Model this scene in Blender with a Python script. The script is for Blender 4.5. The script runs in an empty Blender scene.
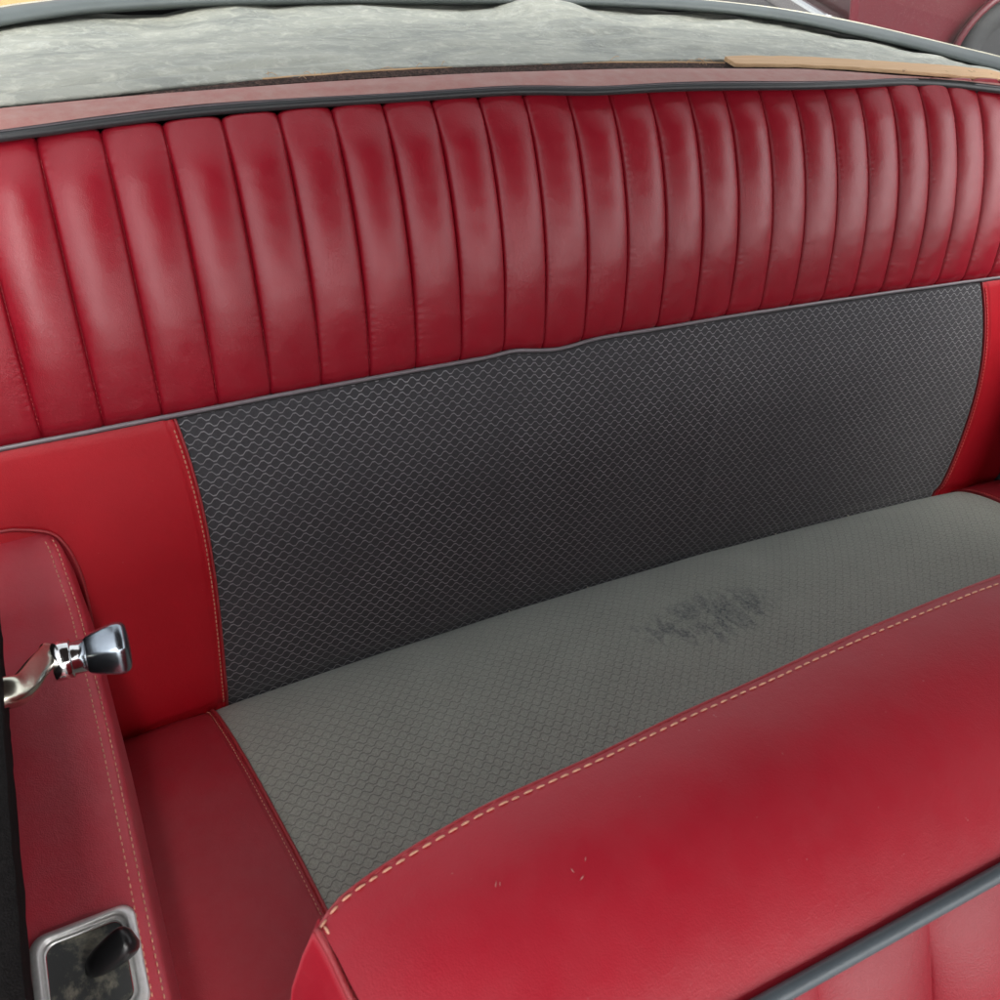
import bpy, bmesh, math, random
import numpy as np
from mathutils import Vector, Matrix, noise
random.seed(7)
PI = math.pi
C = bpy.context.scene.collection
sc = bpy.context.scene
# ------------------------------------------------------------------ camera
cam = bpy.data.objects.new('camera', bpy.data.cameras.new('camera'))
C.objects.link(cam); sc.camera = cam
cam.location = (0.0054, -0.5814, 0.8377)
cam.rotation_euler = (math.radians(46.485), math.radians(-7.012), math.radians(-25.110))
cam.data.sensor_width = 36; cam.data.lens = 36 * 870 / 1000.0
cam.data.clip_start = 0.02; cam.data.clip_end = 300
cam.data.dof.use_dof = True; cam.data.dof.focus_distance = 0.95; cam.data.dof.aperture_fstop = 32
# ------------------------------------------------------------------ world, sun, exposure
W = bpy.data.worlds.new("World"); sc.world = W; W.use_nodes = True
nt = W.node_tree; bg = nt.nodes['Background']
sky = nt.nodes.new('ShaderNodeTexSky'); sky.sky_type = 'NISHITA'; sky.sun_disc = False
SUN_EL, SUN_ROT = 53, 166
sky.sun_elevation = math.radians(SUN_EL); sky.sun_rotation = math.radians(SUN_ROT)
sky.air_density = 1.0; sky.dust_density = 5.0; sky.ozone_density = 1.0
hsv = nt.nodes.new('ShaderNodeHueSaturation'); hsv.inputs['Saturation'].default_value = 0.15
nt.links.new(sky.outputs[0], hsv.inputs['Color']); nt.links.new(hsv.outputs[0], bg.inputs[0])
bg.inputs[1].default_value = 0.15
sun = bpy.data.objects.new('sun', bpy.data.lights.new('sun', 'SUN')); C.objects.link(sun)
sun.data.energy = 0.75; sun.data.angle = math.radians(30); sun.data.color = (1, .96, .9)
a, e = math.radians(SUN_ROT), math.radians(SUN_EL)
sdir = Vector((math.sin(a) * math.cos(e), math.cos(a) * math.cos(e), math.sin(e)))
sun.rotation_euler = sdir.to_track_quat('Z', 'Y').to_euler()
sc.view_settings.view_transform = 'Standard'; sc.view_settings.look = 'None'
sc.view_settings.exposure = 1.7; sc.view_settings.gamma = 1

# ------------------------------------------------------------------ material helpers
class N:
    def __init__(s, name):
        s.m = bpy.data.materials.new(name); s.m.use_nodes = True
        s.t = s.m.node_tree; s.b = s.t.nodes['Principled BSDF']; s.out = s.t.nodes['Material Output']
    def n(s, typ, **kw):
        x = s.t.nodes.new(typ)
        for k, v in kw.items(): setattr(x, k, v)
        return x
    def l(s, a, b): s.t.links.new(a, b)
    def val(s, x, sock):
        if isinstance(x, (int, float)): sock.default_value = x
        else: s.l(x, sock)
    def math(s, op, a, b=None, c=None):
        x = s.n('ShaderNodeMath', operation=op); s.val(a, x.inputs[0])
        if b is not None: s.val(b, x.inputs[1])
        if c is not None: s.val(c, x.inputs[2])
        return x.outputs[0]
    def noise(s, scale, detail=3, rough=.5, vec=None, dist=0):
        x = s.n('ShaderNodeTexNoise'); x.inputs['Scale'].default_value = scale
        x.inputs['Detail'].default_value = detail; x.inputs['Roughness'].default_value = rough
        x.inputs['Distortion'].default_value = dist
        s.l(vec if vec is not None else s.co(), x.inputs['Vector']); return x.outputs['Fac']
    def co(s):
        if not hasattr(s, '_co'):
            s._co = s.n('ShaderNodeNewGeometry').outputs['Position']
        return s._co
    def ramp(s, fac, stops):
        x = s.n('ShaderNodeValToRGB'); s.l(fac, x.inputs[0]); el = x.color_ramp.elements
        while len(el) < len(stops): el.new(.5)
        for q, (p, c) in zip(el, stops):
            q.position = p; q.color = (c, c, c, 1) if isinstance(c, (int, float)) else (*c, 1)
        return x.outputs[0]
    def mix(s, f, a, b):
        x = s.n('ShaderNodeMix', data_type='RGBA'); s.val(f, x.inputs[0])
        for v, i in ((a, 6), (b, 7)):
            if isinstance(v, tuple): x.inputs[i].default_value = (*v, 1)
            else: s.l(v, x.inputs[i])
        return x.outputs[2]
    def bump(s, h, strength, dist, prev=None):
        x = s.n('ShaderNodeBump'); x.inputs['Strength'].default_value = strength; x.inputs['Distance'].default_value = dist
        s.l(h, x.inputs['Height'])
        if prev is not None: s.l(prev, x.inputs['Normal'])
        return x.outputs[0]

def leather(name, col, dust_sheen=0.1, rough=.42, dust_sheen_col=(.42, .30, .29), grain=1400, spec=.5, wrinkle=.35, gb=.2):
    m = N(name)
    big = m.noise(9, 4, .6); mid = m.noise(60, 5, .65)
    c = m.mix(m.ramp(big, [(.3, 0), (.7, 1)]), tuple(x * .92 for x in col), tuple(x * 1.06 for x in col))
    d = m.math('MULTIPLY', m.ramp(mid, [(.35, .35), (.7, 1)]), dust_sheen)
    c = m.mix(d, c, dust_sheen_col)
    sp = m.ramp(m.noise(420, 1, .5), [(.80, 0), (.84, 1)])
    c = m.mix(m.math('MULTIPLY', sp, .22), c, (.6, .5, .46))
    m.l(c, m.b.inputs['Base Color'])
    r = m.math('ADD', m.math('MULTIPLY', mid, .16), rough - .08)
    m.l(r, m.b.inputs['Roughness']); m.b.inputs['Specular IOR Level'].default_value = spec
    v = m.n('ShaderNodeTexVoronoi'); v.inputs['Scale'].default_value = grain; m.l(m.co(), v.inputs['Vector'])
    b = m.bump(v.outputs['Distance'], gb, .0006)
    b = m.bump(m.noise(260, 5, .8), .20*min(1, wrinkle/.2), .0006, b)
    b = m.bump(m.noise(130, 6, .7, dist=.6), wrinkle, .0012, b)
    m.l(b, m.b.inputs['Normal'])
    return m.m

def plain(name, col, rough=.5, metal=0, var=.15, scale=80, bump=.2, bd=.0008, spec=.5):
    m = N(name); n = m.noise(scale, 5, .6)
    c = m.mix(n, tuple(x * (1 - var) for x in col), tuple(min(1, x * (1 + var)) for x in col))
    m.l(c, m.b.inputs['Base Color']); m.b.inputs['Roughness'].default_value = rough
    m.b.inputs['Metallic'].default_value = metal; m.b.inputs['Specular IOR Level'].default_value = spec
    m.l(m.bump(m.noise(scale * 6, 3), bump, bd), m.b.inputs['Normal'])
    return m.m

def woven(name, cell, line, pitch=.0125, h=.0082, stain=False, lw=.0009, amp=.30, linemix=.8, faded=0.):
    """upholstery cloth: rows of wavy embossed threads in opposite phase, closing into small round cells"""
    m = N(name)
    uv = m.n('ShaderNodeUVMap'); uv.uv_map = 'UVMap'
    se = m.n('ShaderNodeSeparateXYZ'); m.l(uv.outputs[0], se.inputs[0]); u, v = se.outputs[0], se.outputs[1]
    wob = m.math('MULTIPLY', m.math('SUBTRACT', m.noise(30, 2, .5), .5), .0022)
    v = m.math('ADD', v, wob)
    s0 = m.math('COSINE', m.math('MULTIPLY', u, 2 * PI / pitch))
    s = m.math('MULTIPLY', m.math('MAXIMUM', m.math('MINIMUM', m.math('MULTIPLY', s0, 1.25), 1.0), -1.0), h * amp)
    d1 = m.math('ABSOLUTE', m.math('WRAP', m.math('SUBTRACT', v, s), h, -h))
    d2 = m.math('ABSOLUTE', m.math('WRAP', m.math('SUBTRACT', m.math('ADD', v, s), h), h, -h))
    d = m.math('MINIMUM', d1, d2)
    mr = m.n('ShaderNodeMapRange', interpolation_type='SMOOTHSTEP')
    m.l(d, mr.inputs[0]); mr.inputs[1].default_value = lw * .35; mr.inputs[2].default_value = lw
    mr.inputs[3].default_value = 1; mr.inputs[4].default_value = 0; L = mr.outputs[0]
    # weave of the cells
    wv = m.math('MULTIPLY', m.math('SINE', m.math('MULTIPLY', m.math('ADD', u, v), 2 * PI / .0011)),
                m.math('SINE', m.math('MULTIPLY', m.math('SUBTRACT', u, v), 2 * PI / .0011)))
    fine = m.noise(420, 5, .9); bign = m.noise(14, 4, .6); midn = m.noise(55, 4, .6)
    base = m.mix(fine, tuple(x * .15 for x in cell), tuple(x * 1.85 for x in cell))
    base = m.mix(m.ramp(bign, [(.3, .0), (.7, .22)]), base, tuple(x * .6 for x in cell))
    lm = m.math('MULTIPLY', L, m.math('MULTIPLY', m.ramp(midn, [(.3, .55), (.65, 1)]), linemix))
    if faded: lm = m.math('MULTIPLY', lm, m.ramp(m.noise(7, 3, .6), [(.32, 1 - faded), (.65, 1)]))
    c = m.mix(lm, base, line)
    if stain:
        g = m.n('ShaderNodeSeparateXYZ'); m.l(m.co(), g.inputs[0])
        ex = m.math('DIVIDE', m.math('SUBTRACT', g.outputs[0], .598), .125)
        ey = m.math('DIVIDE', m.math('SUBTRACT', m.math('ADD', g.outputs[1], m.math('MULTIPLY', g.outputs[0], .0)), -.134), .050)
        r = m.math('ADD', m.math('MULTIPLY', ex, ex), m.math('MULTIPLY', ey, ey))
        mask = m.math('SUBTRACT', 1.0, m.math('MINIMUM', r, 1.0))
        mp = m.n('ShaderNodeMapping'); mp.inputs['Scale'].default_value = (1, .45, 1); mp.inputs['Rotation'].default_value = (0, 0, .5)
        m.l(m.co(), mp.inputs[0])
        sn = m.ramp(m.math('ADD', m.math('MULTIPLY', m.noise(75, 5, .65, vec=mp.outputs[0], dist=.8), 1.0), m.math('MULTIPLY', mask, .22)), [(.56, 0), (.78, 1)])
        k = m.math('MULTIPLY', m.math('MULTIPLY', sn, m.math('MINIMUM', m.math('MULTIPLY', mask, 1.6), 1.0)), m.ramp(m.noise(260, 3, .7), [(.36, .12), (.62, .80)]))
        c = m.mix(k, c, (.045, .068, .08))
    m.l(c, m.b.inputs['Base Color']); m.b.inputs['Roughness'].default_value = .8
    m.b.inputs['Specular IOR Level'].default_value = .35
    m.b.inputs['Sheen Weight'].default_value = .25; m.b.inputs['Sheen Roughness'].default_value = .5
    b = m.bump(wv, .3, .0003); b = m.bump(L, .7, .0007, b); b = m.bump(m.noise(500, 3), .3, .0004, b)
    m.l(b, m.b.inputs['Normal'])
    return m.m

RED = (.275, .003, .014)
M = {}
M['pleat'] = leather('pleated_red_leather', RED, dust_sheen=.012, rough=.35, spec=.62, wrinkle=.2)
M['bolster'] = leather('smooth_red_leather', (.42, .004, .013), dust_sheen=.006, rough=.48, spec=.35, wrinkle=.2)
M['cushion_red'] = leather('worn_red_leather', (.32, .008, .020), dust_sheen=.06, rough=.42, spec=.55)
M['arm'] = leather('armrest_red_leather', (.46, .014, .034), dust_sheen=.11, rough=.42, spec=.9, dust_sheen_col=(.5, .28, .30), grain=1100)  # pinkish tint: some dust, and the rear-window sheen painted into the colour
M['front'] = leather('front_seat_red_leather', (.37, .007, .020), dust_sheen=.025, rough=.42, spec=.45, wrinkle=.12, gb=.10)
M['front_pleat'] = leather('front_pleat_leather', (.25, .004, .014), dust_sheen=.01, rough=.40, spec=.4, wrinkle=.1)
M['shelf'] = leather('faded_shelf_leather', (.36, .10, .085), dust_sheen=.7, rough=.6, dust_sheen_col=(.44, .29, .25), wrinkle=.15)
M['back_cloth'] = woven('dark_grey_cloth', (.044, .044, .049), (.33, .33, .34), h=.0068, amp=.27, lw=.0009, linemix=.9, faded=.35)
M['seat_cloth'] = woven('sun_faded_grey_cloth', (.355, .39, .335), (.10, .105, .10), pitch=.0125, h=.0068, stain=True, lw=.0008, amp=.27, linemix=.6, faded=.5)
M['thread'] = plain('pale_thread', (.60, .29, .19), .7, bump=.4)
M['red_thread'] = plain('pink_thread', (.62, .16, .13), .7, bump=.4)
M['pipe'] = plain('grey_vinyl_piping', (.19, .165, .18), .35, var=.2, spec=.6)
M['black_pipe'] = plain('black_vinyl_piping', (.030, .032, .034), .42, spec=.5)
M['front_pipe'] = plain('dark_grey_piping', (.075, .09, .10), .4)
M['red_pipe'] = leather('red_piping', (.34, .012, .02), dust_sheen=.12, rough=.4)
M['chrome'] = plain('chrome', (.72, .72, .72), .12, 1, var=.08, bump=.05)
M['worn_chrome'] = plain('worn_chrome', (.72, .72, .71), .34, .5, var=.2, scale=250, bump=.3, bd=.0004)
M['arm_metal'] = plain('yellowed_chrome', (.62, .60, .50), .24, 1, var=.12, bump=.1)
M['knobmat'] = plain('dark_chrome', (.36, .41, .46), .24, 1, var=.25, scale=60, bump=.06)
M['blackplastic'] = plain('black_plastic', (.012, .012, .013), .28, var=.1, bump=.1)
M['scuff'] = plain('scuffed_leather', (.52, .22, .19), .8)
M['felt'] = plain('black_felt', (.010, .009, .009), .95, var=.7, scale=220, bump=.6, bd=.0012, spec=.1)
M['carpet'] = plain('grey_carpet', (.07, .085, .09), .95, var=.3, scale=200, bump=1, bd=.003, spec=.1)
M['rubber'] = plain('weathered_grey_rubber', (.10, .117, .116), .5, var=.22, scale=18, bump=.2)
M['rubber_dark'] = plain('black_rubber', (.012, .012, .012), .7)
M['trim'] = plain('cream_trim', (.62, .58, .46), .4, .3, var=.2)
M['headliner'] = plain('headliner_cloth', (.055, .05, .048), .9)
M['paint_dark'] = plain('interior_paint', (.10, .015, .018), .5)
M['wood'] = None
def mk_wood():
    m = N('raw_wood'); mp = m.n('ShaderNodeMapping'); mp.inputs['Scale'].default_value = (6, 160, 160); m.l(m.co(), mp.inputs[0])
    n = m.noise(1.6, 6, .6, vec=mp.outputs[0], dist=.6)
    c = m.mix(n, (.50, .27, .13), (.80, .56, .33)); k = m.ramp(m.noise(60, 2), [(.68, 0), (.72, 1)])
    c = m.mix(m.math('MULTIPLY', k, .6), c, (.16, .07, .03))
    m.l(c, m.b.inputs['Base Color']); m.b.inputs['Roughness'].default_value = .7
    m.l(m.bump(n, .4, .001), m.b.inputs['Normal']); return m.m
M['wood'] = mk_wood()
def mk_cover():
    m = N('dusty_grey_vinyl'); mp = m.n('ShaderNodeMapping'); mp.inputs['Scale'].default_value = (1, 1.9, 2); mp.inputs['Rotation'].default_value = (0, 0, -.12); m.l(m.co(), mp.inputs[0])
    n1 = m.noise(7, 6, .62, vec=mp.outputs[0], dist=.7); n2 = m.noise(60, 5, .65, dist=.6)
    c = m.mix(m.ramp(n1, [(.33, 0), (.68, 1)]), (.25, .262, .235), (.45, .452, .385))
    c = m.mix(m.ramp(n2, [(.5, 0), (.75, .55)]), c, (.68, .68, .58))
    w = m.ramp(m.noise(9, 3, .5, vec=mp.outputs[0], dist=1.6), [(.488, 0), (.5, .30), (.512, 0)])
    c = m.mix(w, c, (.6, .62, .58))
    m.l(c, m.b.inputs['Base Color']); m.b.inputs['Roughness'].default_value = .62
    b = m.bump(n2, .7, .002); b = m.bump(n1, .9, .014, b); m.l(b, m.b.inputs['Normal']); return m.m
M['cover'] = mk_cover()
def mk_jute():
    m = N('brown_jute_felt'); n = m.noise(260, 4, .8, dist=1)
    c = m.mix(m.ramp(n, [(.45, 0), (.75, 1)]), (.030, .014, .010), (.22, .12, .09)); m.l(c, m.b.inputs['Base Color'])
    m.b.inputs['Roughness'].default_value = 1; m.l(m.bump(n, 1, .003), m.b.inputs['Normal']); return m.m
M['jute'] = mk_jute()
def mk_plate():
    m = N('dusty_steel_plate'); n = m.noise(45, 7, .72, dist=.3)
    d = m.ramp(n, [(.47, 0), (.66, 1)]); c = m.mix(d, (.085, .09, .09), (.36, .34, .26))  # dark base carries the recess shade in its colour; the pale mix is dust
    m.l(c, m.b.inputs['Base Color']); m.l(m.math('MULTIPLY', m.math('SUBTRACT', 1.0, d), .35), m.b.inputs['Metallic'])
    m.l(m.math('ADD', m.math('MULTIPLY', d, .35), .42), m.b.inputs['Roughness']); return m.m
M['plate'] = mk_plate()
def mk_glass():
    m = N('dusty_window_glass'); t = m.n('ShaderNodeBsdfTransparent'); t.inputs[0].default_value = (.93, .95, .94, 1)
    d = m.n('ShaderNodeBsdfDiffuse'); d.inputs[0].default_value = (.62, .60, .56, 1)
    g = m.n('ShaderNodeBsdfGlossy'); g.inputs['Roughness'].default_value = .03
    lw_ = m.n('ShaderNodeLayerWeight'); lw_.inputs[0].default_value = .5; f = m.math('ADD', m.math('MULTIPLY', m.math('POWER', lw_.outputs['Facing'], 5), .9), .04)
    n = m.ramp(m.noise(500, 3, .7), [(.56, .01), (.8, .5)]); n2 = m.math('ADD', m.math('MULTIPLY', m.noise(12, 4), .14), n)
    a = m.n('ShaderNodeMixShader'); m.l(n2, a.inputs[0]); m.l(t.outputs[0], a.inputs[1]); m.l(d.outputs[0], a.inputs[2])
    b = m.n('ShaderNodeMixShader'); m.l(f, b.inputs[0]); m.l(a.outputs[0], b.inputs[1]); m.l(g.outputs[0], b.inputs[2])
    m.l(b.outputs[0], m.out.inputs[0]); return m.m
M['glass'] = mk_glass()
def mk_asphalt():
    m = N('asphalt'); n = m.noise(90, 4, .8); n2 = m.noise(1.2, 4)
    c = m.mix(n, (.05, .047, .048), (.15, .14, .14)); c = m.mix(m.math('MULTIPLY', n2, .5), c, (.13, .115, .115))
    m.l(c, m.b.inputs['Base Color']); m.b.inputs['Roughness'].default_value = .9
    m.l(m.bump(n, .6, .01), m.b.inputs['Normal']); return m.m
M['asphalt'] = mk_asphalt()
M['car_red'] = plain('dusty_red_car_paint', (.085, .003, .010), .32, var=.12, scale=3, bump=.0, spec=.6)
M['tyre'] = plain('tyre_rubber', (.03, .03, .032), .85)
M['white_paint'] = plain('white_road_paint', (.72, .72, .68), .8, scale=20)
M['stone'] = plain('terracotta_render', (.62, .30, .13), .9, scale=8, var=.3)
M['darkglass'] = plain('tinted_glass', (.02, .025, .028), .06, spec=.8, bump=0)

# ------------------------------------------------------------------ object helpers
def obj(name, verts, faces, mat, parent=None, smooth=True, uv=None, label=None):
    me = bpy.data.meshes.new(name); me.from_pydata([tuple(v) for v in verts], [], faces); me.update()
    if uv is not None:
        l = me.uv_layers.new(name='UVMap'); idx = np.empty(len(me.loops), dtype=np.int32); me.loops.foreach_get('vertex_index', idx)
        l.data.foreach_set('uv', np.array(uv, dtype=np.float32)[idx].ravel())
    if smooth: me.polygons.foreach_set('use_smooth', [True] * len(me.polygons))
    if mat: me.materials.append(mat)
    o = bpy.data.objects.new(name, me); C.objects.link(o)
    if parent: o.parent = parent
    if label: o['label'] = label
    return o
def thing(name, label, cat, group=None, kind=None, loc=(0, 0, 0)):
    o = bpy.data.objects.new(name, None); C.objects.link(o); o.empty_display_size = .05; o.location = loc
    o['label'] = label; o['category'] = cat
    if group: o['group'] = group
    if kind: o['kind'] = kind
    return o
def tag(o, label, cat, group=None, kind=None):
    o['label'] = label; o['category'] = cat
    if group: o['group'] = group
    if kind: o['kind'] = kind
    return o
def grid_data(us, vs, fn, uvf=None):
    V = []; U = []
    for v in vs:
        for u in us:
            V.append(fn(u, v)); U.append(uvf(u, v) if uvf else (u, v))
    n = len(us); F = [(j*n+i, j*n+i+1, (j+1)*n+i+1, (j+1)*n+i) for j in range(len(vs)-1) for i in range(n-1)]
    return V, F, U
def grid(name, us, vs, fn, mat, parent=None, uvf=None, thick=0, label=None, flip=False):
    V, F, U = grid_data(us, vs, fn, uvf)
    if flip: F = [f[::-1] for f in F]
    o = obj(name, V, F, mat, parent, uv=U, label=label)
    if thick:
        s = o.modifiers.new('t', 'SOLIDIFY'); s.thickness = thick; s.offset = -1
    return o
def catmull(P, n):
    P = [Vector(p) for p in P]; Q = [2*P[0]-P[1]] + P + [2*P[-1]-P[-2]]; out = []
    for i in range(1, len(Q)-2):
        for k in range(n):
            t = k/n; a, b, c, d = Q[i-1], Q[i], Q[i+1], Q[i+2]
            out.append(.5*((2*b)+(c-a)*t+(2*a-5*b+4*c-d)*t*t+(3*b-a-3*c+d)*t**3))
    out.append(P[-1]); return out
def sweep(path, prof, up=Vector((0, 0, 1)), closed_prof=True, scale=None, caps=True):
    """prof: list of (side, up) offsets"""
    V = []; F = []; n = len(prof)
    for i, p in enumerate(path):
        t = (path[min(i+1, len(path)-1)] - path[max(i-1, 0)]).normalized()
        s = t.cross(up).normalized(); w = s.cross(t); k = scale(i/(len(path)-1)) if scale else 1
        for a, b in prof: V.append(p + s*a*k + w*b*k)
    m = n if closed_prof else n-1
    for i in range(len(path)-1):
        for j in range(m):
            j2 = (j+1) % n; F.append((i*n+j, i*n+j2, (i+1)*n+j2, (i+1)*n+j))
    if caps and closed_prof: F.append(tuple(range(n-1, -1, -1))); F.append(tuple(range((len(path)-1)*n, len(path)*n)))
    return V, F
def circ(r, n=10, ry=None): return [(r*math.cos(2*PI*k/n), (ry or r)*math.sin(2*PI*k/n)) for k in range(n)]
def tube(name, path, r, mat, parent=None, n=10, ry=None, label=None, up=Vector((0, 0, 1)), scale=None):
    V, F = sweep(path, circ(r, n, ry), up=up, scale=scale); return obj(name, V, F, mat, parent, label=label)
def stitches(name, path, mat, parent, pitch=.0042, length=.0030, r=.00055, up=Vector((0, 0, 1)), jitter=.12):
    """one row of thread: short rounded stitches laid along the seam"""
    L = [0]
    for a, b in zip(path, path[1:]): L.append(L[-1] + (b-a).length)
    def at(s):
        s = max(0, min(L[-1], s))
        for i in range(len(L)-1):
            if s <= L[i+1]: return path[i].lerp(path[i+1], (s-L[i])/max(1e-9, L[i+1]-L[i]))
        return path[-1]
    V = []; F = []; s = 0
    while s < L[-1]-length:
        ln = length*(1+random.uniform(-jitter, jitter)); a, b = at(s), at(s+ln); q = (b-a).normalized()
        sd = q.cross(up).normalized(); w = sd.cross(q); o = sd*random.uniform(-.0001, .0001)
        for k, rr, dz in ((0, .35, -.0003), (.2, .95, .0), (.5, 1.05, .0002), (.8, .95, 0), (1, .35, -.0003)):
            c = a.lerp(b, k) + w*dz + o
            for j in range(6):
                an = 2*PI*j/6; V.append(c + sd*(r*rr*math.cos(an)) + w*(r*rr*math.sin(an)))
        n0 = len(V)-30
        for k in range(4):
            for j in range(6): F.append((n0+k*6+j, n0+k*6+(j+1) % 6, n0+(k+1)*6+(j+1) % 6, n0+(k+1)*6+j))
        s += pitch
    return obj(name, V, F, mat, parent)
def box(name, lo, hi, mat, parent=None, bev=.003, label=None):
    x0, y0, z0 = lo; x1, y1, z1 = hi
    V = [(x, y, z) for z in (z0, z1) for y in (y0, y1) for x in (x0, x1)]
    F = [(0, 2, 3, 1), (4, 5, 7, 6), (0, 1, 5, 4), (2, 6, 7, 3), (0, 4, 6, 2), (1, 3, 7, 5)]
    o = obj(name, V, F, mat, parent, smooth=False, label=label)
    if bev: b = o.modifiers.new('b', 'BEVEL'); b.width = bev; b.segments = 3
    return o
def lerp(a, b, t): return a+(b-a)*t
def sm(t): t = max(0, min(1, t)); return t*t*(3-2*t)
def interp(x, tab):
    return float(np.interp(x, [q[0] for q in tab], [q[1] for q in tab]))
def nz(x, y, z=0, s=1): return noise.noise(Vector((x*s, y*s, z*s)))

# ------------------------------------------------------------------ rear seat surfaces
CX = .603
def kink(x): return -.0055*math.exp(-((x-.470)/.034)**2) + .0028*math.exp(-((x-.41)/.02)**2) + .0012*nz(x, 3, 0, 9)
def PJ(x): q = ((x-CX)/.6)**2; return Vector((x, -.0206*q, 0))
def PP(x): q = ((x-CX)/.6)**2; return Vector((x, .1021-.0133*q, .3142+kink(x)))
def PT(x): q = ((x-CX)/.6)**2; return Vector((x, .2253-.0092*q, .5375-.0166*q+.011*sm((x-.80)/.36)))
BN = Vector((0, -.951, .309))
def back(x, t, off=0):
    p = PJ(x).lerp(PP(x), t)
    b = -.003*math.exp(-max(t, 0)/.05) + .0012*math.exp(-((x-.68-.02*t)/.006)**2)*sm(t/.3)*sm((1.05-t)/.3) - .004*math.exp(-max(t, 0)/.012) + .006*math.sin(PI*max(0, min(1, t))) + .0018*nz(x, t*.33, 0, 7)
    if t < 0: b -= .35*t*t
    return p + BN*(b+off)
rear = thing('rear_bench_seat', 'full width rear bench seat with pleated red leather top and grey cloth centre', 'car seat')
# curved edges of the cloth panel
LE = [(-.1, .0545), (0, .0557), (.276, .0633), (.543, .0678), (.693, .0692), (.818, .0657), (.977, .0601), (1, .0592)]
RE = [(-.1, 1.142), (0, 1.146), (.208, 1.1623), (.447, 1.1743), (.728, 1.1622), (.98, 1.140), (1, 1.138)]
def smooth_tab(tab):
    ts = [q[0] for q in tab]; c = np.polyfit(ts, [q[1] for q in tab], 3); return lambda t: float(np.polyval(c, t))
xl, xr = smooth_tab(LE), smooth_tab(RE)
ts = list(np.linspace(-.1, .993, 60))
def fmap(a, t): x = lerp(xl(t), xr(t), a); ed = min(a, 1-a)*1.08; return back(x, t, -.0022*math.exp(-ed/.003) - .003*sm((t-.97)/.03))
grid('cloth_panel', list(np.linspace(0, 1, 260)), ts, fmap, M['back_cloth'], rear,
     uvf=lambda a, t: (lerp(xl(t), xr(t), a), t*.33), label='dark grey cloth backrest panel with small round woven cells')
# leather either side
for side in (0, 1):
    def sf(a, t, side=side):
        if side == 0: x = lerp(-.20, xl(t), a); d = xl(t)-x
        else: x = lerp(xr(t), 1.40, a); d = x-xr(t)
        return back(x, t, .0022 - .0045*math.exp(-d/.0022) - .0012*math.exp(-((d-.0075)/.0018)**2) - .003*sm((t-.97)/.03))
    us = [1-(1-k/60)**2.2 for k in range(61)] if side == 0 else [(k/60)**2.2 for k in range(61)]
    bol = grid('bolster_panel', us, ts, sf, M['bolster'], rear, label='smooth red leather bolster %s the cloth backrest' % ('left of' if side == 0 else 'right of'))
    e = .0045 if side == 0 else .0035
    pth = [back((xl(t)-e) if side == 0 else (xr(t)+e), t, .0021) for t in np.linspace(0, .97, 80)]
    stitches('stitching', pth, M['thread'] if side == 0 else M['red_thread'], bol, up=-BN, pitch=.0052, length=.0034, r=.0007)
    pth = [back((xl(t)-.0005) if side == 0 else (xr(t)+.0005), t, .0002) for t in np.linspace(-.05, .985, 60)]
    tube('seam_welt', pth, .0014, M['red_pipe'], bol, n=8, up=BN)
# pleats
PW = .05; S_ = [(1-math.cos(PI*k/24))/2 for k in range(24)]
xs = [i*PW + s*PW for i in range(-5, 29) for s in S_]
PR = {i: (random.uniform(.85, 1.15), random.uniform(-.5, .5), random.uniform(-.12, .12)) for i in range(-6, 31)}
def seam_x(i, t): return i*PW + .0012*PR.get(i, (1, 0, 0))[1]*math.sin(PI*t)
def pleat(x, t):
    i = math.floor(x/PW+1e-9); s = x/PW-i
    X = lerp(seam_x(i, t), seam_x(i+1, t), s)
    p = PP(x).lerp(PT(x), min(t, 1)); p.x = X
    d = PT(x)-PP(x); nrm = Vector((0, -d.z, d.y)).normalized()
    tt = max(0, min(1, t)); b = .0225*math.sin(PI*tt**1.02)**.80
    k, _, sk = PR[i]; ss = s + sk*s*(1-s)
    shape = max(0, math.sin(PI*ss))**.56
    fade = (.42+.58*sm(tt/.40)) * ((1-.70*sm((tt-.80)/.20)) if tt > .80 else 1)
    amp = .0108*k*fade
    wr = .0008*nz(X*1.0, t*.26, i*3.1, 16)*shape + .0004*nz(X, t*.26, 5, 55)*shape
    ds = min(s, 1-s)*PW
    wr += .00035*math.sin(tt*230+i*2.1+3*nz(X, tt, i, 20))*math.exp(-((ds-.0035)/.0022)**2)*(.5+nz(X, tt*3, 7, 6))
    # puckering close to the bottom seam
    wr += .0010*math.sin(s*2*PI*2+i)*math.exp(-tt/.05)*shape
    p = p + nrm*(b + amp*shape + wr - .004*math.exp(-(tt/.02)**2) - .0022*math.exp(-(min(s, 1-s)*PW/.0011)**2))
    if t > 1: p += Vector((0, .10*(t-1), -.25*(t-1)-3*(t-1)**2))
    # round the head of every pleat
    if tt > .86: p.z -= .0030*(abs(2*s-1)**6.0)*sm((tt-.90)/.10)
    return p
tp = [0, .01, .02, .035] + list(np.linspace(.05, .85, 110)) + list(np.linspace(.865, 1, 20)) + [1.03, 1.07, 1.12]
pl = grid('pleated_panel', xs, tp, pleat, M['pleat'], rear, label='row of upright padded red leather pleats')
# thread lying in the pleat valleys
V = []; F = []
for i in range(-4, 28):
    pth = [pleat(i*PW, t)+Vector((0, -.0006, 0)) for t in np.linspace(.05, .93, 60)]
    o = stitches('x', pth, M['red_thread'], None, pitch=.0045, length=.0028, r=.0004, up=BN)
    n0 = len(V); V += [tuple(v.co) for v in o.data.vertices]; F += [tuple(n0+q for q in f.vertices) for f in o.data.polygons]
    me = o.data; bpy.data.objects.remove(o); bpy.data.meshes.remove(me)
obj('stitching', V, F, M['red_pipe'], pl)
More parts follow.
